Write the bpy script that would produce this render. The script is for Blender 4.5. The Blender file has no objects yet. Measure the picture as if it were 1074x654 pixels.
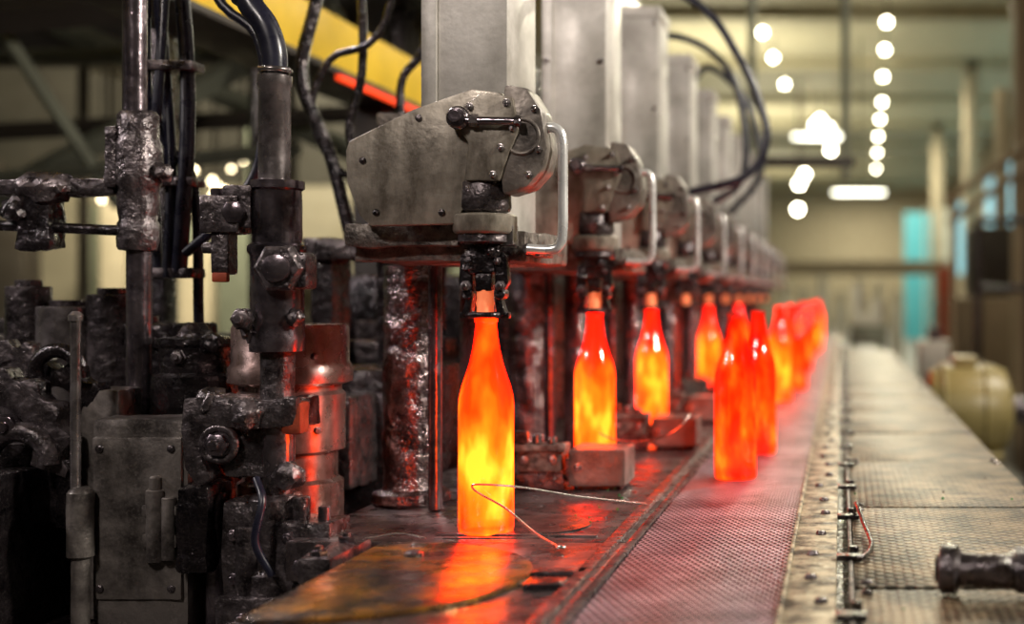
import bpy, bmesh, math, random
from mathutils import Vector, Matrix, noise
random.seed(7)
S=0.001
scene=bpy.context.scene
try:
    scene.view_settings.view_transform='Standard'
    scene.view_settings.look='None'
except Exception as e: print(e)

# ------------------------------------------------------------------ materials
def newmat(name):
    m=bpy.data.materials.new(name); m.use_nodes=True
    nt=m.node_tree; nt.nodes.clear()
    out=nt.nodes.new('ShaderNodeOutputMaterial'); p=nt.nodes.new('ShaderNodeBsdfPrincipled')
    nt.links.new(p.outputs[0],out.inputs[0])
    return m,nt,p
def mathn(N,L,op,a,b=None,c=None):
    q=N.new('ShaderNodeMath'); q.operation=op
    for i,v in enumerate((a,b,c)):
        if v is None: continue
        if isinstance(v,(int,float)): q.inputs[i].default_value=v
        else: L.new(v,q.inputs[i])
    return q.outputs[0]
def metal(name,c1,c2,metallic=.7,r1=.25,r2=.6,scale=25,bump=.4,bscale=150,bd=.002,spec=.5,coat=0,e0=.35,e1=.65,grit=0,stretch=1):
    m,nt,p=newmat(name); N=nt.nodes; L=nt.links
    tc=N.new('ShaderNodeTexCoord')
    mp=N.new('ShaderNodeMapping'); mp.inputs['Scale'].default_value=(1,1,stretch); L.new(tc.outputs['Object'],mp.inputs[0])
    n=N.new('ShaderNodeTexNoise'); n.inputs['Scale'].default_value=scale; n.inputs['Detail'].default_value=8; n.inputs['Roughness'].default_value=.68
    L.new(mp.outputs[0],n.inputs['Vector'])
    r=N.new('ShaderNodeValToRGB'); r.color_ramp.elements[0].position=e0; r.color_ramp.elements[1].position=e1
    r.color_ramp.elements[0].color=(*c1,1); r.color_ramp.elements[1].color=(*c2,1)
    L.new(n.outputs[0],r.inputs[0])
    base=r.outputs[0]
    mr=N.new('ShaderNodeMapRange'); mr.inputs[1].default_value=.3; mr.inputs[2].default_value=.7; mr.inputs[3].default_value=r2; mr.inputs[4].default_value=r1
    n2=N.new('ShaderNodeTexNoise'); n2.inputs['Scale'].default_value=bscale; n2.inputs['Detail'].default_value=5; n2.inputs['Roughness'].default_value=.55
    L.new(tc.outputs['Object'],n2.inputs['Vector'])
    n3=N.new('ShaderNodeTexNoise'); n3.inputs['Scale'].default_value=scale*2.3; n3.inputs['Detail'].default_value=4
    L.new(tc.outputs['Object'],n3.inputs['Vector']); L.new(n3.outputs[0],mr.inputs[0]); L.new(mr.outputs[0],p.inputs['Roughness'])
    if grit>0:
        n4=N.new('ShaderNodeTexNoise'); n4.inputs['Scale'].default_value=380; n4.inputs['Detail'].default_value=3; L.new(tc.outputs['Object'],n4.inputs['Vector'])
        r4=N.new('ShaderNodeMapRange'); r4.inputs[1].default_value=.52; r4.inputs[2].default_value=.68; L.new(n4.outputs[0],r4.inputs[0])
        mx=N.new('ShaderNodeMixRGB'); mx.blend_type='MIX'; mx.inputs[2].default_value=(.3,.26,.23,1)
        L.new(mathn(N,L,'MULTIPLY',mathn(N,L,'MULTIPLY',r4.outputs[0],n3.outputs[0]),grit),mx.inputs[0]); L.new(base,mx.inputs[1]); base=mx.outputs[0]
        L.new(mathn(N,L,'SUBTRACT',metallic,mathn(N,L,'MULTIPLY',r4.outputs[0],grit*.3)),p.inputs['Metallic'])
    else: p.inputs['Metallic'].default_value=metallic
    L.new(base,p.inputs['Base Color'])
    b=N.new('ShaderNodeBump'); b.inputs['Strength'].default_value=bump; b.inputs['Distance'].default_value=bd
    L.new(n2.outputs[0],b.inputs['Height']); L.new(b.outputs[0],p.inputs['Normal'])
    p.inputs['Coat Weight'].default_value=coat; p.inputs['Coat Roughness'].default_value=.12
    if coat>0: L.new(b.outputs[0],p.inputs['Coat Normal'])
    return m
def plain(name,c,rough=.6,metallic=0): 
    return metal(name,tuple(x*.75 for x in c),c,metallic,rough*.8,min(1,rough*1.2),scale=4,bump=.1,bscale=30)
def emit(name,c,s):
    m,nt,p=newmat(name); p.inputs['Base Color'].default_value=(*c,1)
    p.inputs['Emission Color'].default_value=(*c,1); p.inputs['Emission Strength'].default_value=s
    return m

M_black=metal('greasy_black_iron',(.006,.005,.007),(.05,.039,.043),.75,.1,.4,30,.9,70,.004,coat=.4,grit=.2)
M_cast=metal('sooty_cast_iron',(.016,.012,.014),(.165,.138,.145),.75,.16,.48,35,.9,75,.004,coat=.35,grit=.35)
M_dirty=metal('caked_grease_iron',(.03,.024,.022),(.28,.24,.21),.5,.3,.65,45,.8,110,.004,grit=.5,coat=.15)
M_block=metal('worn_grey_housing',(.055,.047,.044),(.26,.23,.21),.55,.25,.55,14,.5,80,.003,grit=.4,e0=.38,e1=.6,coat=.15)
M_steel=metal('worn_steel',(.13,.11,.11),(.5,.45,.45),.88,.16,.38,18,.3,100,.0015,grit=.15)
M_drum=metal('heat_tinted_steel',(.2,.12,.1),(.6,.45,.42),.88,.18,.38,14,.25,90,.0015,grit=.1)
M_rod=metal('oiled_steel_rod',(.06,.05,.06),(.36,.3,.33),.92,.12,.32,20,.4,50,.003,grit=.1)
M_plate=metal('grey_arm_plate',(.13,.11,.085),(.42,.375,.31),.45,.3,.55,16,.35,110,.0015,e0=.38,e1=.58,grit=.4,stretch=.45)
M_cheek=metal('dark_cheek_plate',(.08,.068,.06),(.32,.28,.245),.5,.28,.6,25,.5,100,.002,grit=.4)
M_box=metal('galvanized_housing',(.32,.3,.27),(.6,.57,.53),.3,.3,.5,7,.15,140,.0015,e0=.36,e1=.6,grit=.35)
M_bright=metal('polished_handle',(.55,.55,.55),(.88,.88,.86),.5,.2,.35,12,.1,60,.001)
M_wet=metal('wet_oily_column',(.035,.022,.024),(.24,.17,.175),.88,.07,.26,40,1,40,.012,coat=.9)
M_hose=metal('rubber_hose',(.006,.006,.014),(.02,.02,.035),0,.22,.4,30,.1,60,.001)
M_dead=metal('oily_dead_plate',(.035,.028,.032),(.25,.2,.2),.8,.15,.48,18,.6,60,.002,coat=.25,grit=.25)
M_disc=metal('rusty_polished_disc',(.11,.09,.075),(.8,.36,.05),.8,.16,.4,15,.6,40,.002,e0=.46,e1=.62,coat=.35)  # orange patches: rust, plus bottle glow reflections put into the colour
M_rail=metal('chipped_cream_rail',(.05,.035,.022),(.52,.43,.29),.3,.35,.7,28,.6,120,.002,e0=.4,e1=.58,grit=.2)
M_yellow=plain('yellow_crane_paint',(.95,.62,.03),.5)
M_rust=metal('red_hot_lit_rust',(.18,.03,.015),(.45,.08,.03),.3,.4,.6,20)  # mottled dark red, varied by noise
M_redglow=emit('red_indicator_strip',(1,.06,.01),1.4)
M_olive=plain('olive_cover_paint',(.3,.24,.09),.4)
M_hall=plain('hall_paint_beige',(.48,.4,.28),.7)
M_shade=plain('dark_upper_panel',(.06,.052,.04),.7)  # dark brown: darkness of the upper left bay put into the colour
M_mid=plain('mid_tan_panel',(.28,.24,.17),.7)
M_ceil=plain('ceiling_paint',(.5,.45,.31),.7)
M_floor=metal('oily_concrete',(.04,.035,.03),(.12,.11,.1),0,.3,.7,1.5,.2,20)
M_green=plain('grey_green_steel',(.22,.23,.17),.5,.3)
M_darkbeam=plain('dark_brown_steel',(.05,.04,.032),.5,.3)
M_brown=plain('brown_column_paint',(.25,.18,.11),.6)
M_teal=plain('teal_sheet',(.1,.5,.62),.5)
M_white=plain('white_machine_paint',(.68,.65,.56),.5)
M_wire=metal('bare_wire',(.5,.45,.42),(.8,.75,.7),.9,.2,.3)
M_lamp=emit('lamp_glass',(1,.94,.7),32)
M_lamp2=emit('warm_bulb_glass',(1,.82,.5),12)
M_tube=emit('fluorescent_tube',(1,.97,.78),9)
M_win=emit('blue_daylight_pane',(.3,.75,.95),.75)
M_cullet=metal('green_glass_crumb',(.01,.1,.03),(.05,.25,.07),0,.1,.2,20)

def hotglass(name,hot,seed,strength,amp=1.5,c0=(.5,.003,.0008),sc=(28,28,13),det=2.5,vol=(60,6,0),tint=(.35,.08,.02)):
    m=bpy.data.materials.new(name); m.use_nodes=True; nt=m.node_tree; nt.nodes.clear(); N=nt.nodes; L=nt.links
    out=N.new('ShaderNodeOutputMaterial')
    tc=N.new('ShaderNodeTexCoord'); sep=N.new('ShaderNodeSeparateXYZ'); L.new(tc.outputs['Object'],sep.inputs[0])
    mp=N.new('ShaderNodeMapping'); mp.inputs['Location'].default_value=(seed,seed*.7,seed*1.3); mp.inputs['Scale'].default_value=sc
    L.new(tc.outputs['Object'],mp.inputs[0])
    n=N.new('ShaderNodeTexNoise'); n.inputs['Scale'].default_value=1; n.inputs['Detail'].default_value=det; L.new(mp.outputs[0],n.inputs['Vector'])
    zr=N.new('ShaderNodeValToRGB'); cr=zr.color_ramp
    cr.elements[0].position=0; cr.elements[0].color=(.75,)*3+(1,)
    cr.elements[1].position=1; cr.elements[1].color=(.12,)*3+(1,)
    for pos,v in ((.035,.5),(.08,.72),(.3,.85),(.5,.68),(.66,.5),(.8,.3)):
        e=cr.elements.new(pos); e.color=(v,v,v,1)
    L.new(mathn(N,L,'DIVIDE',sep.outputs[2],.225),zr.inputs[0])
    a=mathn(N,L,'MULTIPLY_ADD',n.outputs[0],amp,-amp/2+hot)
    s=mathn(N,L,'ADD',a,zr.outputs[0])
    col=N.new('ShaderNodeValToRGB'); c=col.color_ramp
    c.elements[0].position=.08; c.elements[0].color=(*c0,1)
    c.elements[1].position=1.05 if False else 1.0; c.elements[1].color=(1,.16,.008,1)
    for pos,v in ((.3,(.75,.006,.0004,1)),(.52,(1,.024,.001,1)),(.78,(1,.062,.002,1))):
        e=c.elements.new(pos); e.color=v
    L.new(s,col.inputs[0])
    em=N.new('ShaderNodeEmission'); L.new(col.outputs[0],em.inputs[0]); em.inputs[1].default_value=strength
    tr=N.new('ShaderNodeBsdfTransparent'); tr.inputs[0].default_value=(*tint,1)
    gl=N.new('ShaderNodeBsdfGlossy'); gl.inputs['Roughness'].default_value=.05; gl.inputs[0].default_value=(1,.9,.85,1)
    mx=N.new('ShaderNodeMixShader'); mx.inputs[0].default_value=.08; L.new(tr.outputs[0],mx.inputs[1]); L.new(gl.outputs[0],mx.inputs[2])
    ad=N.new('ShaderNodeAddShader'); L.new(em.outputs[0],ad.inputs[0]); L.new(mx.outputs[0],ad.inputs[1]); L.new(ad.outputs[0],out.inputs['Surface'])
    ve=N.new('ShaderNodeEmission'); k=max(vol); ve.inputs[0].default_value=(vol[0]/k,vol[1]/k,vol[2]/k,1); ve.inputs[1].default_value=k
    L.new(ve.outputs[0],out.inputs['Volume'])
    return m
M_hot=[hotglass('glowing_glass_hot',.07,2.1,5.6,2.2,vol=(70,9,.15)),hotglass('glowing_glass_orange',0.0,5.3,5,2.2,vol=(50,5,.1)),
       hotglass('glowing_glass_red',-.2,9.2,2.2,3.0,(.08,.0008,.0003),(34,34,14),3.2,vol=(14,1.3,.03),tint=(.6,.14,.05))]
m,nt,p=newmat('clear_neck_glass'); p.inputs['Base Color'].default_value=(.9,.4,.2,1); p.inputs['Roughness'].default_value=.08
p.inputs['Emission Color'].default_value=(1,.16,.05,1); p.inputs['Emission Strength'].default_value=.6; M_neck=m

def belt_mat():
    m,nt,p=newmat('woven_wire_belt'); N=nt.nodes; L=nt.links
    tc=N.new('ShaderNodeTexCoord'); sep=N.new('ShaderNodeSeparateXYZ'); L.new(tc.outputs['Object'],sep.inputs[0])
    mth=lambda *a: mathn(N,L,*a)
    x=sep.outputs[0]; y=sep.outputs[1]
    k=2*math.pi/.0076; ky=2*math.pi/.017
    a=mth('MULTIPLY',x,k); bb=mth('MULTIPLY',y,ky)
    s1=mth('SINE',mth('ADD',a,bb)); s2=mth('SINE',mth('SUBTRACT',a,bb))
    h=mth('MAXIMUM',s1,s2)
    n=N.new('ShaderNodeTexNoise'); n.inputs['Scale'].default_value=9; n.inputs['Detail'].default_value=8; n.inputs['Roughness'].default_value=.7; L.new(tc.outputs['Object'],n.inputs['Vector'])
    r=N.new('ShaderNodeValToRGB'); r.color_ramp.elements[0].position=.5; r.color_ramp.elements[1].position=1
    r.color_ramp.elements[0].color=(.008,.007,.01,1); r.color_ramp.elements[1].color=(.46,.41,.46,1)
    L.new(mth('MULTIPLY_ADD',h,.5,.5),r.inputs[0])
    mx=N.new('ShaderNodeMixRGB'); mx.blend_type='MULTIPLY'; mx.inputs[0].default_value=1
    r2=N.new('ShaderNodeValToRGB'); r2.color_ramp.elements[0].position=.4;r2.color_ramp.elements[0].color=(.22,.2,.24,1); r2.color_ramp.elements[1].position=.6; r2.color_ramp.elements[1].color=(.95,.9,.95,1)
    L.new(n.outputs[0],r2.inputs[0]); L.new(r.outputs[0],mx.inputs[1]); L.new(r2.outputs[0],mx.inputs[2])
    L.new(mx.outputs[0],p.inputs['Base Color'])
    b=N.new('ShaderNodeBump'); b.inputs['Strength'].default_value=1; b.inputs['Distance'].default_value=.002; L.new(h,b.inputs['Height']); L.new(b.outputs[0],p.inputs['Normal'])
    p.inputs['Metallic'].default_value=.7; p.inputs['Roughness'].default_value=.38; p.inputs['Specular IOR Level'].default_value=.2
    return m
M_belt=belt_mat()
def tread_mat():
    m,nt,p=newmat('embossed_tread_plate'); N=nt.nodes; L=nt.links
    tc=N.new('ShaderNodeTexCoord'); mp=N.new('ShaderNodeMapping'); mp.inputs['Rotation'].default_value=(0,0,math.radians(45)); L.new(tc.outputs['Object'],mp.inputs[0])
    v=N.new('ShaderNodeTexVoronoi'); v.inputs['Scale'].default_value=85; v.inputs['Randomness'].default_value=.1; L.new(mp.outputs[0],v.inputs['Vector'])
    dr=N.new('ShaderNodeMapRange'); dr.inputs[1].default_value=.18; dr.inputs[2].default_value=.4; dr.inputs[3].default_value=1; dr.inputs[4].default_value=0
    L.new(v.outputs['Distance'],dr.inputs[0])
    n=N.new('ShaderNodeTexNoise'); n.inputs['Scale'].default_value=13; n.inputs['Detail'].default_value=9; n.inputs['Roughness'].default_value=.72; L.new(tc.outputs['Object'],n.inputs['Vector'])
    r=N.new('ShaderNodeValToRGB'); r.color_ramp.elements[0].position=.43; r.color_ramp.elements[0].color=(.014,.009,.004,1)
    r.color_ramp.elements[1].position=.6; r.color_ramp.elements[1].color=(.2,.14,.08,1); L.new(n.outputs[0],r.inputs[0])
    mx=N.new('ShaderNodeMixRGB'); mx.blend_type='MIX'; mx.inputs[2].default_value=(.38,.3,.2,1)
    L.new(mathn(N,L,'MULTIPLY',dr.outputs[0],n.outputs[0]),mx.inputs[0])
    L.new(r.outputs[0],mx.inputs[1]); L.new(mx.outputs[0],p.inputs['Base Color'])
    b=N.new('ShaderNodeBump'); b.inputs['Strength'].default_value=1; b.inputs['Distance'].default_value=.0025; L.new(dr.outputs[0],b.inputs['Height']); L.new(b.outputs[0],p.inputs['Normal'])
    p.inputs['Metallic'].default_value=.5; p.inputs['Roughness'].default_value=.42; p.inputs['Specular IOR Level'].default_value=.3
    return m
M_tread=tread_mat()

# ------------------------------------------------------------------ builder (millimetres)
class B:
    def __init__(s): s.bm=bmesh.new(); s.mats=[]
    def _add(s,t,mat,smooth=True):
        if mat not in s.mats: s.mats.append(mat)
        i=s.mats.index(mat)
        for f in t.faces: f.material_index=i; f.smooth=smooth
        bmesh.ops.recalc_face_normals(t,faces=t.faces)
        me=bpy.data.meshes.new('tmp'); t.to_mesh(me); t.free(); s.bm.from_mesh(me); bpy.data.meshes.remove(me)
    def _lump(s,t,a,fr=.035):
        t.normal_update(); off=Vector((random.random()*50,)*3)
        for v in t.verts:
            n=noise.noise(v.co*fr+off)+.5*noise.noise(v.co*fr*2.7+off)
            v.co+=v.normal*n*a
    def box(s,x0,x1,y0,y1,z0,z1,mat,bev=2,lump=0,rot=0,axis='Y',fr=.035):
        t=bmesh.new(); bmesh.ops.create_cube(t,size=1)
        sx,sy,sz=abs(x1-x0),abs(y1-y0),abs(z1-z0)
        for v in t.verts: v.co=Vector((v.co.x*sx,v.co.y*sy,v.co.z*sz))
        if bev>0: bmesh.ops.bevel(t,geom=list(t.edges),offset=min(bev,.45*min(sx,sy,sz)),segments=2,affect='EDGES',profile=.6)
        if lump>0:
            for _ in range(3):
                es=[e for e in t.edges if e.calc_length()>9]
                if es: bmesh.ops.subdivide_edges(t,edges=es,cuts=1,use_grid_fill=True)
            bmesh.ops.triangulate(t,faces=[f for f in t.faces if len(f.verts)>4])
            s._lump(t,lump,fr)
        R=Matrix.Rotation(math.radians(rot),4,axis) if rot else Matrix.Identity(4)
        c=Vector(((x0+x1)/2,(y0+y1)/2,(z0+z1)/2))
        for v in t.verts: v.co=R@v.co+c
        s._add(t,mat)
    def lathe(s,prof,o,mat,axis=(0,0,1),seg=32,lump=0,fr=.05):
        if lump>0:
            q=[prof[0]]
            for a,b in zip(prof,prof[1:]):
                n=max(1,int(abs(b[1]-a[1])/8))
                for i in range(1,n+1): q.append((a[0]+(b[0]-a[0])*i/n,a[1]+(b[1]-a[1])*i/n))
            prof=q
        t=bmesh.new(); R=Vector((0,0,1)).rotation_difference(Vector(axis).normalized()).to_matrix(); o=Vector(o)
        rings=[]
        for r,h in prof:
            rings.append([t.verts.new((r*math.cos(2*math.pi*i/seg),r*math.sin(2*math.pi*i/seg),h)) for i in range(seg)])
        for a,b in zip(rings,rings[1:]):
            for i in range(seg):
                t.faces.new((a[i],a[(i+1)%seg],b[(i+1)%seg],b[i]))
        for rg,(r,h) in ((rings[0],prof[0]),(rings[-1],prof[-1])):
            if r>.01:
                t.faces.new(rg)
        if lump>0: s._lump(t,lump,fr)
        for v in t.verts: v.co=R@v.co+o
        s._add(t,mat)
    def cyl(s,p0,p1,r,mat,seg=24,lump=0,ch=1.2):
        p0=Vector(p0);p1=Vector(p1); L=(p1-p0).length; ch=min(ch,L*.3,r*.4)
        s.lathe([(r-ch,0),(r,ch),(r,L-ch),(r-ch,L)],p0,mat,(p1-p0),seg,lump)
    def bolt(s,p,r,h,mat,axis=(0,-1,0)):
        s.lathe([(r*1.25,0),(r*1.25,h*.2),(r,h*.25),(r,h*.9),(r*.85,h)],p,mat,axis,6)
        s.lathe([(r*.5,h*.9),(r*.5,h*1.4),(r*.4,h*1.5)],p,mat,axis,12)
    def tube(s,pts,r,mat,seg=10,sub=6):
        P=[Vector(p) for p in pts]
        Q=[]
        E=[P[0]*2-P[1]]+P+[P[-1]*2-P[-2]]
        for i in range(1,len(E)-2):
            a,b,c,d=E[i-1:i+3]
            for j in range(sub):
                u=j/sub
                Q.append(.5*((2*b)+(c-a)*u+(2*a-5*b+4*c-d)*u*u+(3*b-a-3*c+d)*u**3))
        Q.append(P[-1])
        t=bmesh.new(); rings=[]; prev=None
        for i,q in enumerate(Q):
            T=(Q[min(i+1,len(Q)-1)]-Q[max(i-1,0)]).normalized()
            if prev is None:
                n=T.cross(Vector((0.3,1,.2))).normalized()
            else:
                n=(prev-T*prev.dot(T)).normalized()
            prev=n; b=T.cross(n)
            rings.append([t.verts.new(q+(n*math.cos(2*math.pi*k/seg)+b*math.sin(2*math.pi*k/seg))*r) for k in range(seg)])
        for a,b in zip(rings,rings[1:]):
            for k in range(seg): t.faces.new((a[k],a[(k+1)%seg],b[(k+1)%seg],b[k]))
        t.faces.new(rings[0]); t.faces.new(rings[-1])
        s._add(t,mat)
    def prism(s,poly,y0,y1,mat,bev=2.5,axis='Y'):
        mk=(lambda a,b,c:(a,c,b)) if axis=='Y' else (lambda a,b,c:(a,b,c))
        t=bmesh.new(); vs=[t.verts.new(mk(x,z,y0)) for x,z in poly]; f=t.faces.new(vs)
        g=bmesh.ops.extrude_face_region(t,geom=[f]); 
        for v in g['geom']:
            if isinstance(v,bmesh.types.BMVert):
                if axis=='Y': v.co.y=y1
                else: v.co.z=y1
        bmesh.ops.recalc_face_normals(t,faces=t.faces)
        if bev: bmesh.ops.bevel(t,geom=list(t.edges),offset=bev,segments=2,affect='EDGES',profile=.6)
        s._add(t,mat)
    def ring(s,c,R,r,mat,a0=0,a1=360,axis='Y',n=28):
        pts=[]
        for i in range(n+1):
            a=math.radians(a0+(a1-a0)*i/n)
            if axis=='Y': pts.append((c[0]+R*math.cos(a),c[1],c[2]+R*math.sin(a)))
            elif axis=='Z': pts.append((c[0]+R*math.cos(a),c[1]+R*math.sin(a),c[2]))
            else: pts.append((c[0],c[1]+R*math.cos(a),c[2]+R*math.sin(a)))
        s.tube(pts,r,mat,sub=1)
    def claw(s,c,R0,R1,y0,y1,a0,a1,mat,teeth=7):
        poly=[]; n=teeth*4
        for i in range(n+1):
            a=math.radians(a0+(a1-a0)*i/n); R=R1 if (i//2)%2==0 else R1-9
            poly.append((c[0]+R*math.cos(a),c[1]+R*math.sin(a)))
        for i in range(15):
            a=math.radians(a1+(a0-a1)*i/14); poly.append((c[0]+R0*math.cos(a),c[1]+R0*math.sin(a)))
        s.prism(poly,y0,y1,mat,1.2)
    def blob(s,c,r,mat,lump=.2,sc=(1,1,1)):
        t=bmesh.new(); bmesh.ops.create_icosphere(t,subdivisions=3,radius=r)
        for v in t.verts: v.co=Vector((v.co.x*sc[0],v.co.y*sc[1],v.co.z*sc[2]))
        s._lump(t,r*lump,2/r)
        for v in t.verts: v.co+=Vector(c)
        s._add(t,mat)
    def done(s,name,loc=(0,0,0),angle=38):
        for v in s.bm.verts: v.co*=S
        me=bpy.data.meshes.new(name); s.bm.to_mesh(me); s.bm.free()
        for m in s.mats: me.materials.append(m)
        me.set_sharp_from_angle(angle=math.radians(angle))
        o=bpy.data.objects.new(name,me); scene.collection.objects.link(o); o.location=Vector(loc)*S
        return o
def copy(o,loc,rz=0):
    c=bpy.data.objects.new(o.name.split('.')[0],o.data); scene.collection.objects.link(c); c.location=Vector(loc)*S; c.rotation_euler[2]=rz; return c

# ------------------------------------------------------------------ hall shell
b=B(); b.box(-9000,5200,-3000,62000,-120,0,M_floor,0); b.done('floor')
b=B(); b.box(-9000,5200,-3000,62000,6250,6400,M_ceil,0); b.done('ceiling')
b=B()
for i in range(9):
    y=18000+i*5000
    b.box(-8900,5100,y,y+250,6050,6248,M_ceil,10)
b.done('ceiling_beams')
b=B(); b.box(-9000,5200,62000,62200,0,6250,M_hall,0); b.done('wall_back')
b=B(); b.box(5000,5200,-3000,62000,0,6250,M_hall,0); b.done('wall_right')
b=B(); b.box(-9200,-9000,-3000,62000,0,6250,M_green,0); b.done('wall_left')
b=B(); b.box(-9000,5200,-3200,-3000,0,6250,M_shade,0); b.done('wall_front')
b=B()
for y in range(24000,60000,6000):
    b.box(4960,4999,y,y+3600,2200,5200,M_win,5)
    for k in range(4): b.box(4940,4998,y+k*1200-30,y+k*1200+30,2200,5200,M_white,5)
b.done('window_1')

def lampobj(pts,r,mat,name):
    b=B()
    for x,y,zz in pts:
        b.lathe([(r*.3,-r),(r*.8,-r*.7),(r,0),(r*.7,r*.6),(r*.2,r*.9)],(x,y,zz),mat,seg=16)
        b.cyl((x,y,zz+r*.8),(x,y,6250),15,M_darkbeam,8)
    return b.done(name)
H=4600
def row(uv):
    out=[]
    for dx,dz in uv:
        d=H*1400/dz; out.append((dx*d/1400,d,1246+H))
    return out
lampobj(row([(48,289),(46,260),(44,232),(43,205),(41,187),(39,169),(38,152),(37,135)]),55,M_lamp,'ceiling_lamp_row')
lampobj(row([(-82,278),(-71,252),(-59,224)]),55,M_lamp,'ceiling_lamp_row')
lampobj([(-500,32000,5500),(-250,33000,4900),(-900,33000,4300),(-950,30500,3850),(-1000,31000,3300),(-700,36000,5900),(-300,35000,5700)],85,M_lamp,'hanging_floodlights')
b=B()
for (x,y,z,w,h) in ((-150,26000,3270,1000,50),(-1200,34000,5300,1300,100)):
    b.box(x,x+w,y,y+80,z,z+h,M_tube,20); b.cyl((x+w/2,y,z+h),(x+w/2,y,6250),15,M_darkbeam,8)
b.done('fluorescent_fixtures')

b=B()
b.box(-1300,1500,18500,18700,1560,1760,M_hall,20); b.box(-1300,-1100,18500,18700,0,1560,M_hall,10); b.box(1300,1500,18500,18700,0,1560,M_hall,10)
for i in range(7):
    x=-700+i*210; h=1100+random.random()*350
    b.box(x,x+140,15000,15300,0,h,M_white,15); b.cyl((x+70,15100,h),(x+70,15100,h+180),45,M_white,16)
b.done('annealing_lehr_frame')
b=B()
b.box(60,330,9500,9900,0,1050,M_green,15); b.cyl((120,9600,1050),(120,9600,1330),45,M_white,20); b.cyl((260,9650,1050),(260,9650,1220),60,M_white,20); b.box(90,300,9550,9700,1050,1130,M_white,15)
b.done('transfer_unit')
b=B()
b.box(400,640,7300,7700,0,820,M_green,15); b.box(430,600,7350,7600,820,1010,M_white,15); b.cyl((520,7400,1010),(520,7400,1080),40,M_cast)
b.done('control_pedestal')
b=B()
b.box(1900,2800,40000,40100,0,3800,M_teal,10); b.box(2900,3400,40000,40100,0,3900,M_white,10); b.box(2500,2560,39900,39990,0,3900,M_white,5)
b.done('teal_partition')
b=B()
for y in (9500,14000,20000,28000,38000):
    b.box(1250 if y<12000 else 2600,1550 if y<12000 else 2900,y,y+300,0,6240,M_brown if y<12000 else M_hall,10)
b.done('building_columns')
b=B()
b.cyl((800,7800,1300),(1500,7800,1300),22,M_black,12); b.cyl((800,7800,1700),(1500,7800,1700),22,M_black,12)
for x in (800,1100,1450): b.cyl((x,7800,0),(x,7800,1700),25,M_black,12)
b.cyl((720,9000,1900),(1500,9000,2450),25,M_brown,12); b.cyl((720,9000,1750),(1500,9000,2300),25,M_brown,12); b.cyl((760,9000,0),(760,9000,1930),25,M_brown,12);b.cyl((1480,9000,0),(1480,9000,2440),25,M_brown,12)
b.done('handrail_frame')
b=B(); b.box(1000,2300,12000,14500,0,1250,M_brown,30); b.box(1200,1900,12200,13000,1250,1900,M_darkbeam,30); b.cyl((1500,12500,1900),(1500,12500,3200),70,M_hall,16); b.done('packing_machine')
b=B(); b.cyl((850,11000,0),(850,11000,1400),40,M_rust,16); b.box(800,900,10960,11040,1250,1500,M_rust,10); b.done('red_post')

# left hall side
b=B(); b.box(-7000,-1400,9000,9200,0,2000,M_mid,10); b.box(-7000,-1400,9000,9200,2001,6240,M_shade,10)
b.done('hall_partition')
b=B()
rs=random.Random(3)
for i in range(24):
    x=-5600+i*165; w=rs.uniform(60,300); h=rs.uniform(900,2100); y=rs.uniform(7600,8500)
    b.box(x,x+w,y,y+200,0,h,rs.choice([M_mid,M_hall,M_green,M_shade,M_darkbeam,M_white]),15)
    if i%3==0: b.cyl((x+w/2,y+100,h),(x+w/2,y+100,h+rs.uniform(200,600)),30,rs.choice([M_green,M_darkbeam]))
b.done('storage_machinery')
pts=[]
for i in range(44):
    u=random.uniform(84,262); v=random.gauss(192,18)
    pts.append(((u-882)*6.0/1.4,6000+random.random()*400,1246+(312-v)*6.0/1.4))
b=B()
for x,y,z in pts:
    k=random.uniform(.4,1)
    b.lathe([(3*k,-18*k),(16*k,-10*k),(18*k,0),(12*k,13*k),(3*k,17*k)],(x,y,z),M_lamp2,seg=12)
    b.cyl((x,y,z+14),(x,y,2300),4,M_darkbeam,6)
b.box(-3500,-2500,5950,6450,2300,2360,M_darkbeam,5)
for x in(-3490,-2530): b.box(x,x+30,6100,6150,0,2300,M_darkbeam,2)
b.done('work_lamp_gantry')
b=B()
def beam(b,p0,p1,w,mat):
    p0=Vector(p0);p1=Vector(p1); b.lathe([(w*.7,0),(w*.7,(p1-p0).length)],p0,mat,p1-p0,4)
beam(b,(-3000,4000,1300),(-1500,4000,2100),55,M_green); beam(b,(-2700,4300,2200),(-1300,4300,1600),50,M_green)
beam(b,(-3000,4200,1750),(-1400,4200,1830),40,M_darkbeam)
beam(b,(-1700,3900,0),(-1700,3900,2500),45,M_black)
beam(b,(-2900,4100,0),(-2900,4100,2600),70,M_black); beam(b,(-1400,4200,0),(-1400,4200,2600),40,M_black)
beam(b,(-3100,4100,1980),(-1400,4100,2010),30,M_green); beam(b,(-2900,3600,1950),(-1400,3600,2080),70,M_darkbeam)
beam(b,(-2500,3700,1560),(-1500,3700,1660),30,M_green); beam(b,(-2400,3700,2100),(-2000,3700,1500),28,M_green)
b.box(-3300,-1400,4400,4500,2020,2700,M_shade,5)
b.done('steel_bracing')
b=B()
b.box(-1215,-1080,1000,8800,1738,1850,M_yellow,6); b.box(-1225,-1070,1000,8800,1722,1737,M_darkbeam,2)
b.box(-1079,-1066,2850,3400,1712,1721,M_redglow,2)  # emissive strip painting the red-hot light along the beam's lower edge
for y in (3300,6300,8700): b.box(-1210,-1130,y,y+80,0,1722,M_darkbeam,4)
b.done('yellow_overhead_beam')

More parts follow.
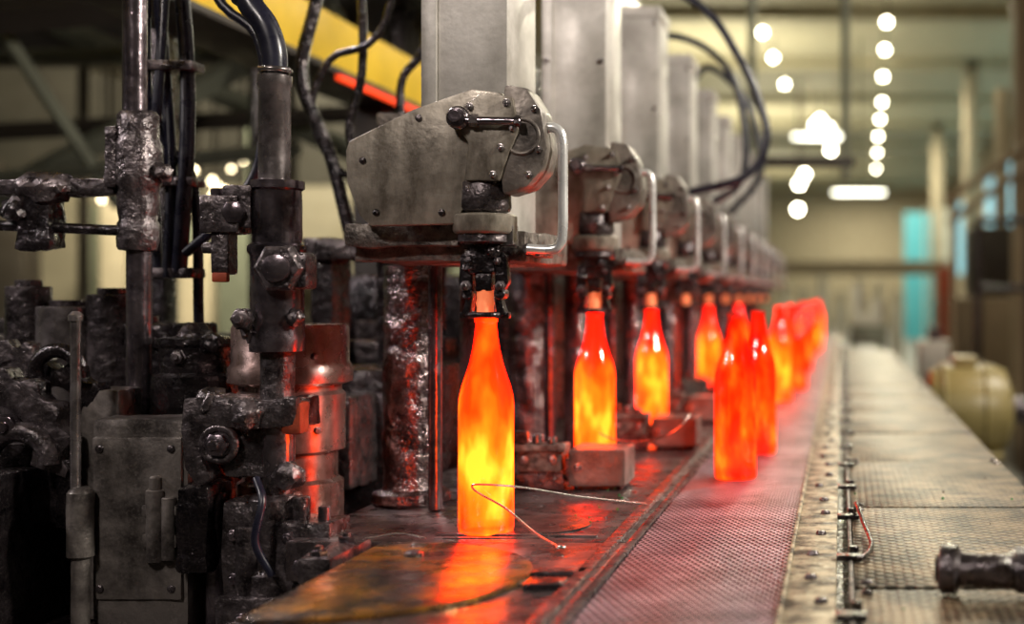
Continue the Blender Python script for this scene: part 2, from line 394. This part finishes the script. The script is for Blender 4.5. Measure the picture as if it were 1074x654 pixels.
# ------------------------------------------------------------------ conveyor
Y0,Y1=700,9000
b=B(); b.box(-204,-50,Y0,Y1,990,1000,M_belt,1); b.done('conveyor_belt')
b=B()
b.box(-49,-4,Y0,Y1,930,1003,M_rail,1.5)
b.box(-49,-45,Y0,Y1,1003,1006,M_rail,1)
b.box(-4,7,Y0,Y1,930,975,M_black,0)
b.box(7,11,Y0,Y1,930,1004,M_dirty,1)
b.box(-214,-205,Y0,Y1,930,1002,M_dead,1)
for i in range(60):
    y=830+i*110+random.uniform(-15,15)
    b.lathe([(5.5,0),(5.5,2),(4,4),(0.02,4.6)],(-22+random.uniform(-7,7),y,1003),M_cast,seg=12)
for i in range(24):
    y=1000+i*230
    b.box(-4,20,y,y+16,1003,1008,M_black,1.5); b.cyl((12,y+40,1000),(12,y+40,1010),5,M_black,8)
b.box(-214,240,Y0,Y1,870,930,M_cast,3)
for y in range(900,9000,1500):
    for x in (-180,190): b.box(x,x+40,y,y+60,0,870,M_cast,3)
b.done('conveyor_frame')
b=B()
y=Y0
while y<6100:
    L=430; b.box(12,238,y,y+L-7,985,1001+random.uniform(-.5,.8),M_tread,1.2); 
    for x in (22,228):
        for yy in (y+15,y+L-25): b.lathe([(5,0),(5,1.5),(3,3),(.02,3.3)],(x,yy,1001.2),M_cast,seg=12)
    y+=L
b.box(12,238,Y0,6100,931,984,M_black,1)
b.done('tread_plate_walkway')
b=B()
b.lathe([(16,0),(20,2),(20,14),(14,18),(14,60),(17,64),(17,84),(13,90),(13,190),(10,192)],(82,1105,1022),M_cast,(1,-.22,0.0),24,lump=.8)
b.lathe([(11,0),(11,-3),(10,-3.2)],(82,1105,1022),M_black,(1,-.22,0),24)
b.cyl((130,1075,1024),(150,1115,1030),9,M_cast,12)
b.done('steel_pipe_fitting')
b=B()
b.tube([(16,1480,1010),(17,1450,1022),(24,1380,1012),(30,1300,1006),(22,1240,1006),(14,1230,1006)],2.5,M_black)
b.done('bent_latch_hook')
b=B()
b.lathe([(60,0),(118,20),(135,60),(135,200),(118,240),(60,262)],(245,3950,915),M_olive,(1,0,0),32)
b.box(290,450,3850,4050,0,800,M_darkbeam,8); b.cyl((500,3950,915),(560,3950,915),40,M_cast)
b.box(270,470,3840,4060,780,800,M_olive,5)
b.ring((300,3950,915),136,6,M_olive,axis='X'); b.ring((420,3950,915),136,6,M_olive,axis='X'); b.box(330,400,3900,4000,1040,1075,M_olive,8)
b.done('conveyor_drive_motor')

# ------------------------------------------------------------------ dead plate / machine body
b=B()
b.box(-560,-216,1345,8000,960,1000,M_dead,2); b.box(-462,-216,700,1343,960,1000,M_dead,2)
b.box(-555,-220,1346,7990,0,958,M_black,4); b.box(-455,-220,720,1344,0,958,M_black,4)
b.lathe([(60,0),(60,2)],(-330,1440,1000),M_dead,seg=40)
b.box(-420,-250,1375,1381,1000,1002.5,M_steel,1,rot=-4,axis='Z'); b.box(-415,-300,1362,1365,1000,1001.5,M_steel,.5,rot=3,axis='Z')
b.box(-285,-226,1180,1200,1000,1004,M_cast,2); b.box(-268,-235,1120,1150,1000,1006,M_black,2)
b.box(-235,-222,900,2600,1000,1004,M_cast,1)
b.done('dead_plate_table')
b=B()
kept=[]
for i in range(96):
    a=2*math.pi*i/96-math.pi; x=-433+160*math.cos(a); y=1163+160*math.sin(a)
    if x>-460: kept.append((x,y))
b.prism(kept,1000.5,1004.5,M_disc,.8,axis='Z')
b.lathe([(9,0),(9,3),(6,5)],(-400,1250,1004.4),M_cast,seg=20)
b.done('round_cover_plate')
b=B()
for i in range(40):
    if i%3: x,y=random.uniform(-300,-222),random.uniform(1450,1800)
    else: x,y=random.uniform(14,230),random.uniform(1000,1900)
    r=random.uniform(.8,2); b.lathe([(r,0),(r*.7,r*1.2),(.02,r*1.4)],(x,y,1001.8),M_cullet if random.random()<.5 else M_cast,seg=5)
b.done('glass_cullet_crumbs')
b=B()
b.box(-1500,-575,1800,7400,0,1150,M_black,10,0)
b.box(-860,-575,2300,7400,1150,1285,M_black,10)
b.box(-640,-600,2300,7400,1285,1700,M_black,6)
for i in range(34):
    x=random.uniform(-1350,-640); y=random.uniform(1830,2250); 
    if random.random()<.5: b.cyl((x,y,1150),(x,y,1150+random.uniform(25,75)),random.uniform(18,45),random.choice([M_cast,M_steel,M_black]))
    else:
        w=random.uniform(20,60); b.box(x-w,x+w,y-30,y+30,1150,1150+random.uniform(20,60),random.choice([M_cast,M_black]),3,2)
for i in range(10):
    x=-1300+i*70; b.box(x,x+45,1700,1800,1000,1150+random.uniform(-60,0),random.choice([M_cast,M_black]),4,3)
b.done('glass_forming_machine')

# ------------------------------------------------------------------ take-out mechanism
b=B()
b.box(-97,-2,100,240,1283,1790,M_box,2)
b.box(-97,-80,94,100,1283,1790,M_box,1)
b.box(-100,1,97,243,1770,1792,M_box,2)
for z in (1440,1600,1760):
    b.lathe([(4,0),(4,2),(2,3)],(-90,94,z),M_steel,(0,-1,0),12)
    b.lathe([(4,0),(4,2),(2,3)],(-9,100,z),M_steel,(0,-1,0),12)
b.box(-145,38,20,235,1284,1318,M_dirty,3,4)
b.box(-150,-30,5,120,1300,1324,M_dirty,3,3)
b.box(-30,52,20,90,1290,1300,M_cast,2,1)
b.prism([(-140,1398),(-137,1408),(-70,1441),(-10,1462),(22,1458),(34,1430),(28,1370),(-2,1362),(-28,1322),(-114,1320),(-126,1331),(-139,1366)],-18,-6,M_plate,2.5)
b.prism([(-120,1392),(-60,1424),(-10,1430),(-10,1380),(-45,1338),(-105,1336)],-5,40,M_cast,3)
b.prism([(-18,1440),(4,1457),(36,1452),(42,1418),(31,1392),(22,1366),(-14,1366),(-10,1405),(-20,1420)],-30,-18,M_plate,3)
b.prism([(26,1466),(50,1462),(64,1440),(71,1400),(66,1378),(50,1360),(24,1352),(20,1400)],-26,30,M_cheek,5)
b.ring((44,-26,1412),18,2.2,M_cheek)
for x,z in ((30,1446),(36,1420),(-8,1442),(16,1372),(24,1400),(58,1440),(62,1398),(52,1372)): b.bolt((x,-30 if x<40 else -26,z),3.5,4,M_steel)
for x,z in ((-122,1388),(-108,1334),(-40,1334),(-64,1432)): b.lathe([(3.6,0),(3.6,1.5),(2,2.5)],(x,-18,z),M_cast,(0,-1,0),12)
b.lathe([(12,0),(12,5),(9,7),(9,12),(6,13),(6,18)],(-19,-30,1430),M_rod,(0,-1,0),20)
b.ring((-19,-37,1430),9,2,M_steel); 
b.cyl((-12,-36,1427),(46,-36,1426),4.2,M_rod,14); b.lathe([(6,0),(6,5)],(40,-36,1426),M_black,(1,0,0),6); b.lathe([(6.5,0),(6.5,8)],(-6,-36,1427),M_steel,(1,0,0),6)
b.tube([(58,-8,1421),(74,-8,1423),(82,-8,1412),(83,-8,1380),(83,-8,1320),(80,-8,1302),(70,-8,1296),(46,-8,1297)],5.2,M_bright,14)
b.cyl((46,-8,1297),(46,20,1297),6,M_steel)
b.lathe([(13,1410),(20,1400),(21,1385),(17,1372),(24,1368),(26,1365),(27,1340),(25,1336),(22,1335),(22,1333)],(0,0,0),M_cast,seg=40)
b.lathe([(22,1334),(31,1333),(33,1331),(33,1316),(31,1313),(28,1312)],(0,0,0),M_plate,seg=40)
b.lathe([(28,1312.5),(28,1304),(24,1302),(14,1301)],(0,0,0),M_cast,seg=40)
b.box(18,32,-12,12,1300,1322,M_steel,2,1)
b.box(-13,13,-12,12,1272,1303,M_black,3,2)
for sgn in (-1,1):
    b.prism([(sgn*10,1300),(sgn*24,1290),(sgn*26,1262),(sgn*18,1250),(sgn*20,1238),(sgn*24,1228),(sgn*14,1226),(sgn*11,1248),(sgn*12,1270)][::sgn],-8,8,M_black,2)
    b.bolt((sgn*18,-8,1258),5,5,M_cast); b.bolt((sgn*15,-8,1284),4,4,M_cast)
    b.cyl((sgn*17,-10,1250),(sgn*17,10,1250),6,M_black)
b.blob((10,-8,1295),9,M_black,.3); b.blob((-12,-6,1278),9,M_black,.3)
b.ring((0,0,1228),17,3.2,M_black,axis='Z'); b.box(-26,-12,-5,5,1224,1231,M_black,1.5); b.box(12,26,-5,5,1224,1231,M_black,1.5)
b.lathe([(9,1229),(8.6,1236),(9.6,1240),(8.5,1245),(8.5,1254)],(0,0,0),M_neck,seg=24)
b.box(-9,9,-9,9,1252,1274,M_black,3,1)
b.lathe([(44,1001),(46,1004),(44,1014),(34,1018),(32,1026),(32,1284)],(-142,200,0),M_wet,seg=48,lump=2.2)
b.lathe([(22,1001),(22,1284)],(-70,230,0),M_wet,seg=36,lump=1.4)
b.cyl((-95,140,1001),(-95,140,1284),8,M_rod)
th=b.done('bottle_takeout_mechanism',(-373,1400,0))
XS=[-373,-350,-340,-336,-336,-336,-336,-336,-336,-336]
for i in range(1,10): copy(th,(XS[i],1400+500*i,0))

# pusher blocks
b=B()
b.box(0,62,0,22,1001,1021,M_cast,2,1.2); b.box(2,58,2,60,1024,1056,M_dirty,2,1.5); b.box(-2,64,-3,20,1050,1060,M_dirty,2,1)
b.box(0,16,-4,10,1060,1076,M_cast,2,1); b.cyl((28,4,1060),(28,4,1072),7,M_steel); b.cyl((46,4,1060),(46,4,1068),6,M_steel); b.bolt((12,-3,1040),5,4,M_steel); b.bolt((48,-3,1040),5,4,M_steel)
b.box(4,60,4,60,1015,1026,M_cast,1)
b.box(68,140,0,80,1006,1052,M_block,2,.8); b.box(62,70,10,60,1010,1040,M_cast,1); b.box(74,134,5,75,1000.5,1006,M_black,1)
b.bolt((80,0,1030),5,3,M_steel)
pb=b.done('bottle_pusher_block',(-415,1700,0))
for i in range(1,8): copy(pb,(-415+[0,42,46,50,50,50,50,50][i],1700+450*i,0))

# ------------------------------------------------------------------ bottles
prof=[(.02,4),(18,2.5),(25,0),(27.5,1.5),(28.5,6),(28.5,60),(28.4,132),(27.6,142),(25,153),(21,165),(17,178),(14,192),(12.2,205),(11.2,214),(10.6,219),(11.8,220),(12,223),(10.5,225),(8.5,225),(8,222),(.02,222)]
def bottle(mat,x,y,z=1000.6):
    b=B(); b.lathe(prof,(0,0,0),mat,seg=48); return b.done('glowing_glass_bottle',(x,y,z),60)
b1=bottle(M_hot[0],-372,1400)
b2=bottle(M_hot[1],-350,1900); copy(b2,(-340,2400,1000.6),1.5); copy(b2,(-336,3400,1000.6),3); copy(b2,(-336,4400,1000.6),4)
r1=bottle(M_hot[2],-144,1820); copy(r1,(-131,2110,1000.6),2)
for j,(x,y,k) in enumerate(((-146,3190,1),(-120,3600,0),(-150,4000,1),(-125,4500,0),(-145,5100,1),(-135,5700,0),(-120,6300,1),(-150,6900,0),(-130,7600,1),(-140,8400,0))):
    copy((r1,b2)[k],(x,y,1000.6),j)

b=B()
b.tube([(-274,1300,1003),(-305,1330,1012),(-340,1355,1032),(-366,1358,1046),(-374,1354,1054),(-366,1352,1057),(-330,1380,1050),(-285,1450,1030),(-228,1560,1005)],1.1,M_wire,8)
b.ring((-272,1297,1004),4,1.1,M_wire,axis='Z'); b.done('bent_wire')
b=B()
b.tube([(-345,1880,1058),(-320,1860,1050),(-290,1850,1046),(-250,1850,1052),(-225,1870,1066),(-215,1900,1080)],1.3,M_wire,8)
b.tube([(-480,1345,1003),(-450,1360,1006),(-420,1350,1003)],1,M_wire,8)
b.done('bent_wire')

# ------------------------------------------------------------------ left-hand machinery
b=B()
b.box(-1400,-565,1350,1690,0,895,M_black,8)
b.box(-1400,-860,1345,1600,895,1065,M_black,8,3)
b.done('machine_base_frame')
b=B(); cx=-591
b.lathe([(34,900),(34,960),(28,966),(28,1036),(24,1040),(17,1041),(17,1192)],(cx,1400,0),M_cast,seg=36,lump=1.2)
b.lathe([(17.4,1060),(17.4,1120)],(cx,1400,0),M_rod,seg=36)
b.lathe([(20,1188),(27,1190),(28,1205),(26.5,1210),(26.5,1290),(29,1294),(29,1300),(24,1303),(24,1358),(27,1360),(27,1368),(17,1370)],(cx,1400,0),M_rod,seg=40,lump=1)
b.lathe([(16,1368),(16,1466),(17.5,1468),(17.5,1478),(14,1480)],(-594,1400,0),M_steel,seg=32)
b.ring((-594,1400,1484),15,3,M_steel,axis='Z')
b.tube([(-594,1400,1478),(-595,1400,1505),(-604,1400,1532),(-622,1402,1558),(-632,1405,1600),(-634,1410,1900)],13,M_hose,18)
b.lathe([(24,0),(26,3),(26,14),(22,17)],(-576,1380,1276),M_cast,(0,-1,0),6); b.lathe([(14,0),(14,8),(9,10)],(-576,1366,1276),M_rod,(0,-1,0),20)
b.box(-570,-549,1370,1400,1256,1292,M_cast,4,2)
b.box(-661,-622,1375,1410,1313,1352,M_cast,3,1.5); b.box(-640,-610,1380,1420,1318,1362,M_cast,3,1.5); b.box(-652,-634,1380,1405,1270,1315,M_cast,3,1)
b.lathe([(12,0),(12,7),(8,9)],(-626,1380,1334),M_rod,(0,-1,0),6); b.cyl((-650,1392,1352),(-650,1392,1360),7,M_rod); b.box(-650,-634,1378,1386,1262,1272,M_rust,2)
b.cyl((-652,1390,1298),(-664,1390,1298),6,M_cast)
b.bolt((-616,1376,1224),10,10,M_cast); b.blob((-612,1388,1210),11,M_cast,.3); b.blob((-566,1385,1225),9,M_cast,.3)
b.done('hose_fed_cylinder_column')
b=B()
b.box(-672,-560,1372,1436,1112,1142,M_cast,5,4); b.box(-576,-556,1374,1400,1106,1138,M_rust,4,2)
b.prism([(-677,1142),(-640,1146),(-628,1130),(-632,1112),(-655,1104),(-658,1080),(-648,1060),(-662,1050),(-676,1070),(-680,1110)],1374,1400,M_cast,3)
b.bolt((-641,1378,1095),12,12,M_rod); b.ring((-641,1376,1095),17,4,M_cast)
b.box(-640,-596,1385,1430,1060,1112,M_cast,5,4); b.blob((-655,1390,1136),18,M_cast,.3); b.blob((-610,1375,1125),16,M_cast,.3); b.blob((-570,1378,1062),15,M_cast,.3)
b.box(-645,-580,1390,1440,896,1034,M_cast,5,4); b.box(-582,-524,1370,1430,945,1015,M_cast,6,3)
b.box(-640,-530,1362,1440,896,940,M_cast,6,3); b.box(-575,-500,1347,1430,896,925,M_cast,6,3)
b.box(-628,-600,1378,1392,1000,1030,M_cast,4,2)
b.lathe([(22,0),(22,18),(17,21),(17,24)],(-542,1370,975),M_cast,(0,-1,0),28,lump=.6); b.lathe([(9,0),(9,9),(6,11)],(-542,1346,975),M_rod,(0,-1,0),6)
b.cyl((-560,1385,1010),(-560,1385,1040),9,M_cast); b.cyl((-536,1385,1010),(-536,1385,1030),6,M_rod)
b.cyl((-612,1380,900),(-612,1380,1010),13,M_cast,20,.8); b.cyl((-660,1410,900),(-660,1410,1040),10,M_rod)
b.box(-690,-655,1380,1440,960,1050,M_black,6,5)
for x,z,y in ((-630,1000,1388),(-630,955,1388),(-596,1020,1388),(-566,1000,1368),(-610,920,1360),(-560,918,1345),(-530,912,1345)): b.bolt((x,y,z),6,6,M_rod)
b.tube([(-600,1370,1060),(-585,1350,1040),(-590,1345,1000),(-575,1350,965)],4,M_hose,10)
b.done('clamp_arm_bracket')
b=B()
b.box(-500,-470,1230,1338,930,1006,M_cast,5,4); b.bolt((-485,1240,1004),8,8,M_rod,(0,0,1)); b.bolt((-485,1310,1004),8,8,M_rod,(0,0,1)); b.box(-498,-472,1240,1330,0,930,M_black,4)
b.done('table_edge_bracket')
b=B()
b.lathe([(56,897),(56,1040),(50,1044),(50,1072),(58,1076),(58,1138),(54,1142),(54,1148),(66,1152),(66,1168),(62,1174),(62,1212),(60,1216),(30,1216),(30,1208),(.02,1208)],(-620,1505,0),M_drum,seg=56)
b.bolt((-578,1462,1182),4,3,M_cast,(0.6,-.8,0)); b.bolt((-640,1446,1110),5,3,M_cast,(-.2,-1,0))
for a in range(-160,0,40): b.lathe([(4,0),(4,3)],(-620+58*math.cos(math.radians(a)),1505+58*math.sin(math.radians(a)),1100),M_cast,(math.cos(math.radians(a)),math.sin(math.radians(a)),0),6)
b.done('mould_drum')
b=B()
b.lathe([(46,1000),(46,1158),(38,1162),(38,1190),(42,1194),(42,1200),(20,1203),(12,1216),(8,1218)],(-735,1520,0),M_black,seg=40,lump=1)
b.box(-782,-690,1475,1570,897,1000,M_black,4,3)
b.blob((-700,1485,1195),12,M_black,.3); b.bolt((-735,1482,1180),7,7,M_cast)
b.done('flanged_valve_body')
b=B()
b.box(-787,-684,1400,1445,897,1120,M_block,9,2,fr=.03)
b.box(-783,-690,1396,1402,930,1100,M_block,3,.6)
for x,z in ((-775,1088),(-700,1088),(-775,942),(-700,942)): b.lathe([(4,0),(4,2),(2.5,3)],(x,1396,z),M_cast,(0,-1,0),12)
b.cyl((-716,1394,970),(-716,1394,1046),9,M_block,18,.6); b.cyl((-701,1392,972),(-701,1392,1038),7,M_block,14,.4); b.lathe([(6,0),(6,12),(4,14)],(-716,1394,1046),M_block,seg=12)
b.box(-729,-692,1390,1400,985,1000,M_block,3,1); b.box(-729,-692,1390,1400,1018,1030,M_block,3,1)
b.lathe([(9,897),(9,975),(13,978),(13,1044),(10,1048),(6,1050)],(-789,1385,0),M_block,seg=24,lump=.7)
b.cyl((-794,1385,1048),(-794,1385,1226),5,M_steel,14); b.lathe([(7,1222),(7,1228),(3,1232)],(-794,1385,0),M_steel,seg=14)
b.box(-828,-784,1450,1500,897,1146,M_block,5,2.5)
b.done('hinged_housing_block')
b=B()
b.cyl((-799,1520,897),(-799,1520,1306),13.5,M_rod,24); b.cyl((-804,1520,1440),(-804,1520,2100),13,M_rod,24)
b.lathe([(20,1300),(22,1304),(22,1330),(20,1334),(22,1370),(25,1376),(25,1420),(22,1426),(22,1452),(18,1458)],(-800,1520,0),M_cast,seg=32,lump=2.2)
b.box(-830,-815,1500,1540,1370,1440,M_cast,4,3); b.blob((-770,1515,1388),11,M_cast,.3); b.cyl((-790,1515,1388),(-766,1515,1388),6,M_cast)
b.box(-1000,-820,1505,1530,1362,1380,M_cast,4,3); b.cyl((-1000,1515,1330),(-815,1515,1322),6,M_black); b.blob((-900,1510,1370),22,M_cast,.35,(1.6,.8,.8)); b.box(-930,-890,1500,1540,1300,1372,M_black,5,5)
b.blob((-930,1510,1345),16,M_black,.4)
b.done('vertical_guide_rod')
b=B()
for dx,ph,r in ((0,0,8),(18,1.2,7),(38,2.3,9),(8,3.9,6)):
    pts=[(-838+dx+9*math.sin(ph+i*.9),1620+9*math.cos(ph+i),1950-i*85) for i in range(9)]
    b.tube(pts,r,M_hose,12)
b.tube([(-850,1630,1950),(-860,1630,1600),(-830,1630,1450),(-790,1630,1380),(-784,1630,1210)],6,M_hose,10)
b.tube([(-780,1600,1950),(-760,1600,1640),(-700,1600,1560),(-690,1600,1480),(-700,1600,1400),(-740,1600,1340),(-790,1610,1300)],6,M_hose,10)
for z in (1520,1380,1270): b.box(-856,-780,1605,1640,z,z+12,M_cast,3,1)
b.box(-860,-770,1600,1650,1185,1215,M_black,5,3); b.box(-850,-775,1605,1645,897,1185,M_black,5,2)
b.done('hydraulic_hoses')
b=B()
b.claw((-905,1085),48,88,1415,1440,-20,150,M_cast,7)
b.claw((-858,1120),30,58,1450,1475,-10,170,M_black,5)
b.claw((-920,1150),26,50,1480,1500,0,160,M_cast,5)
b.box(-975,-950,1415,1440,1030,1100,M_cast,4,2); b.box(-836,-818,1418,1440,1000,1075,M_black,4,2)
b.ring((-870,1412,1070),34,11,M_cast,0,180); b.ring((-845,1440,1165),24,8,M_black,-10,190)
b.box(-960,-830,1450,1500,1000,1090,M_black,6,4)
for x,r,h,m in ((-905,30,1250,M_cast),(-860,18,1215,M_steel),(-960,36,1235,M_steel),(-700,20,1225,M_steel),(-1010,26,1260,M_cast)):
    b.cyl((x,1660,897),(x,1660,h),r,m,28); b.cyl((x,1660,h),(x,1660,h+8),r*.6,M_cast,20)
b.box(-735,-690,1660,1690,897,1190,M_black,4,3)
b.bolt((-880,1412,1110),12,10,M_rod); b.bolt((-925,1412,1050),9,8,M_rod)
b.done('blank_mould_arms')
b=B()
for pts,r in (([(-560,2000,1950),(-570,2000,1700),(-600,2000,1560),(-575,2000,1430),(-560,2000,1330),(-565,2000,1200)],7),
          ([(-640,2000,1950),(-620,2000,1650),(-660,2000,1560),(-640,2000,1400),(-600,2000,1340),(-600,2000,1200)],6),
          ([(-700,1900,1950),(-680,1900,1600),(-700,1900,1480),(-660,1900,1400),(-620,1900,1430)],6),
          ([(-740,1880,1950),(-735,1880,1700),(-760,1880,1560),(-720,1880,1450),(-690,1880,1330)],9),
          ([(-600,1880,1950),(-640,1880,1640),(-720,1880,1580),(-745,1880,1500),(-700,1880,1420),(-640,1880,1440)],5),
          ([(-530,1850,1950),(-535,1850,1700),(-515,1850,1540),(-535,1850,1420)],14)):
    b.tube(pts,r,M_black,10)
b.box(-640,-500,1830,2020,1400,1450,M_cast,6,6); b.box(-625,-590,1900,1960,1151,1400,M_black,4,3)
b.box(-640,-500,1840,1990,1480,1500,M_dirty,4,3); b.cyl((-560,1850,1450),(-560,1850,1480),20,M_cast)
b.box(-660,-630,1900,1960,1151,1500,M_black,4,3); b.box(-760,-640,1880,1980,1300,1330,M_cast,4,4); b.box(-750,-720,1890,1960,1151,1300,M_black,4,3)
b.done('cable_bundle')
b=B()
b.tube([(-360,2600,1950),(-338,2600,1863),(-254,2600,1797),(-199,2600,1714),(-160,2600,1630),(-145,2600,1547),(-190,2600,1480),(-300,2600,1450)],8,M_hose,12)
b.tube([(-420,3000,1790),(-390,3000,1833),(-304,3000,1807),(-240,3000,1732),(-214,3000,1593),(-230,3000,1500),(-310,3000,1450)],8,M_hose,12)
b.tube([(-400,3500,1790),(-350,3500,1850),(-270,3500,1790),(-220,3500,1680),(-215,3500,1560),(-310,3500,1450)],9,M_hose,12)
b.tube([(-380,2200,1790),(-380,2300,1900),(-300,2400,1980)],12,M_hose,12)
b.done('overhead_hoses')
b=B(); b.cyl((20,6000,1770),(20,6000,6240),20,M_green,16); b.box(-420,60,5980,6020,1830,1880,M_darkbeam,8); b.cyl((-400,6000,1860),(-400,6000,6240),20,M_green,16); b.done('hanging_pipe')
b=B(); b.box(-1400,-720,2300,5000,2150,2300,M_black,10)
for y in (2600,4900): b.box(-1380,-1320,y,y+60,0,2150,M_black,4)
b.done('overhead_gantry')

# ------------------------------------------------------------------ lights
def area(name,loc,tgt,size,power,col=(1,.95,.88),disk=False):
    l=bpy.data.lights.new(name,'AREA'); l.energy=power; l.color=col; l.size=size
    if disk: l.shape='DISK'
    o=bpy.data.objects.new(name,l); scene.collection.objects.link(o); o.location=loc
    o.rotation_euler=(Vector(tgt)-Vector(loc)).to_track_quat('-Z','Y').to_euler()
    return o
area('lamp_over_conveyor',(1.5,1.2,2.3),(-.35,1.8,1.35),.25,60,(1,.92,.8))  # added from the right to brighten the side faces
area('lamp_over_conveyor.001',(1.3,3.6,2.7),(-.35,3.4,1.3),.3,44,(1,.92,.8))
area('lamp_over_conveyor.002',(.9,6.5,3.2),(-.2,6.5,1),.4,24,(1,.91,.75))
area('lamp_behind_operator',(-.9,-.2,2.5),(-.6,1.4,1.2),.2,16,(1,.89,.82))  # added behind the camera to brighten the left machinery
area('lamp_left_bay',(-1.5,2.4,2.5),(-.7,1.5,1.1),.2,30,(1,.9,.9))  # small lights added for glints and rim highlights on the left metal
area('lamp_left_bay.001',(-.95,2.9,2.3),(-.7,1.5,1.1),.15,22,(1,.9,.82))
area('lamp_left_bay.002',(-2.2,1.0,2.2),(-.7,1.45,1.1),.15,15,(1,.9,.88))
for i,y in enumerate((12,20,28,37,48,58)):
    area('hall_light_%d'%i,(.9,y,5.9),(.9,y,0),.25,[180,360,440,440,440,440][i],(1,.93,.68),disk=True)
for i,y in enumerate((26,36,50)):
    area('uplight_%d'%i,(-2.5,y,3.2),(-2.5,y,6),.8,260,(1,.93,.68))  # upward light added to brighten the ceiling, no fixture
area('hall_light_left',(-3.6,6.6,3.6),(-3.6,8.8,1.2),.6,210,(1,.93,.68))  # added to brighten the left partition
w=bpy.data.worlds.new('hall_ambient'); scene.world=w; w.use_nodes=True
w.node_tree.nodes['Background'].inputs[0].default_value=(.65,.5,.42,1); w.node_tree.nodes['Background'].inputs[1].default_value=.05

# ------------------------------------------------------------------ camera
c=bpy.data.cameras.new('camera'); co=bpy.data.objects.new('camera',c); scene.collection.objects.link(co); scene.camera=co
co.location=(0,0,1.246); co.rotation_euler=(math.radians(90),0,0)
c.sensor_width=36; c.lens=46.93; c.shift_x=-.3212; c.shift_y=-.014; c.clip_start=.05; c.clip_end=200
c.dof.use_dof=True; c.dof.focus_distance=1.4; c.dof.aperture_fstop=2.8
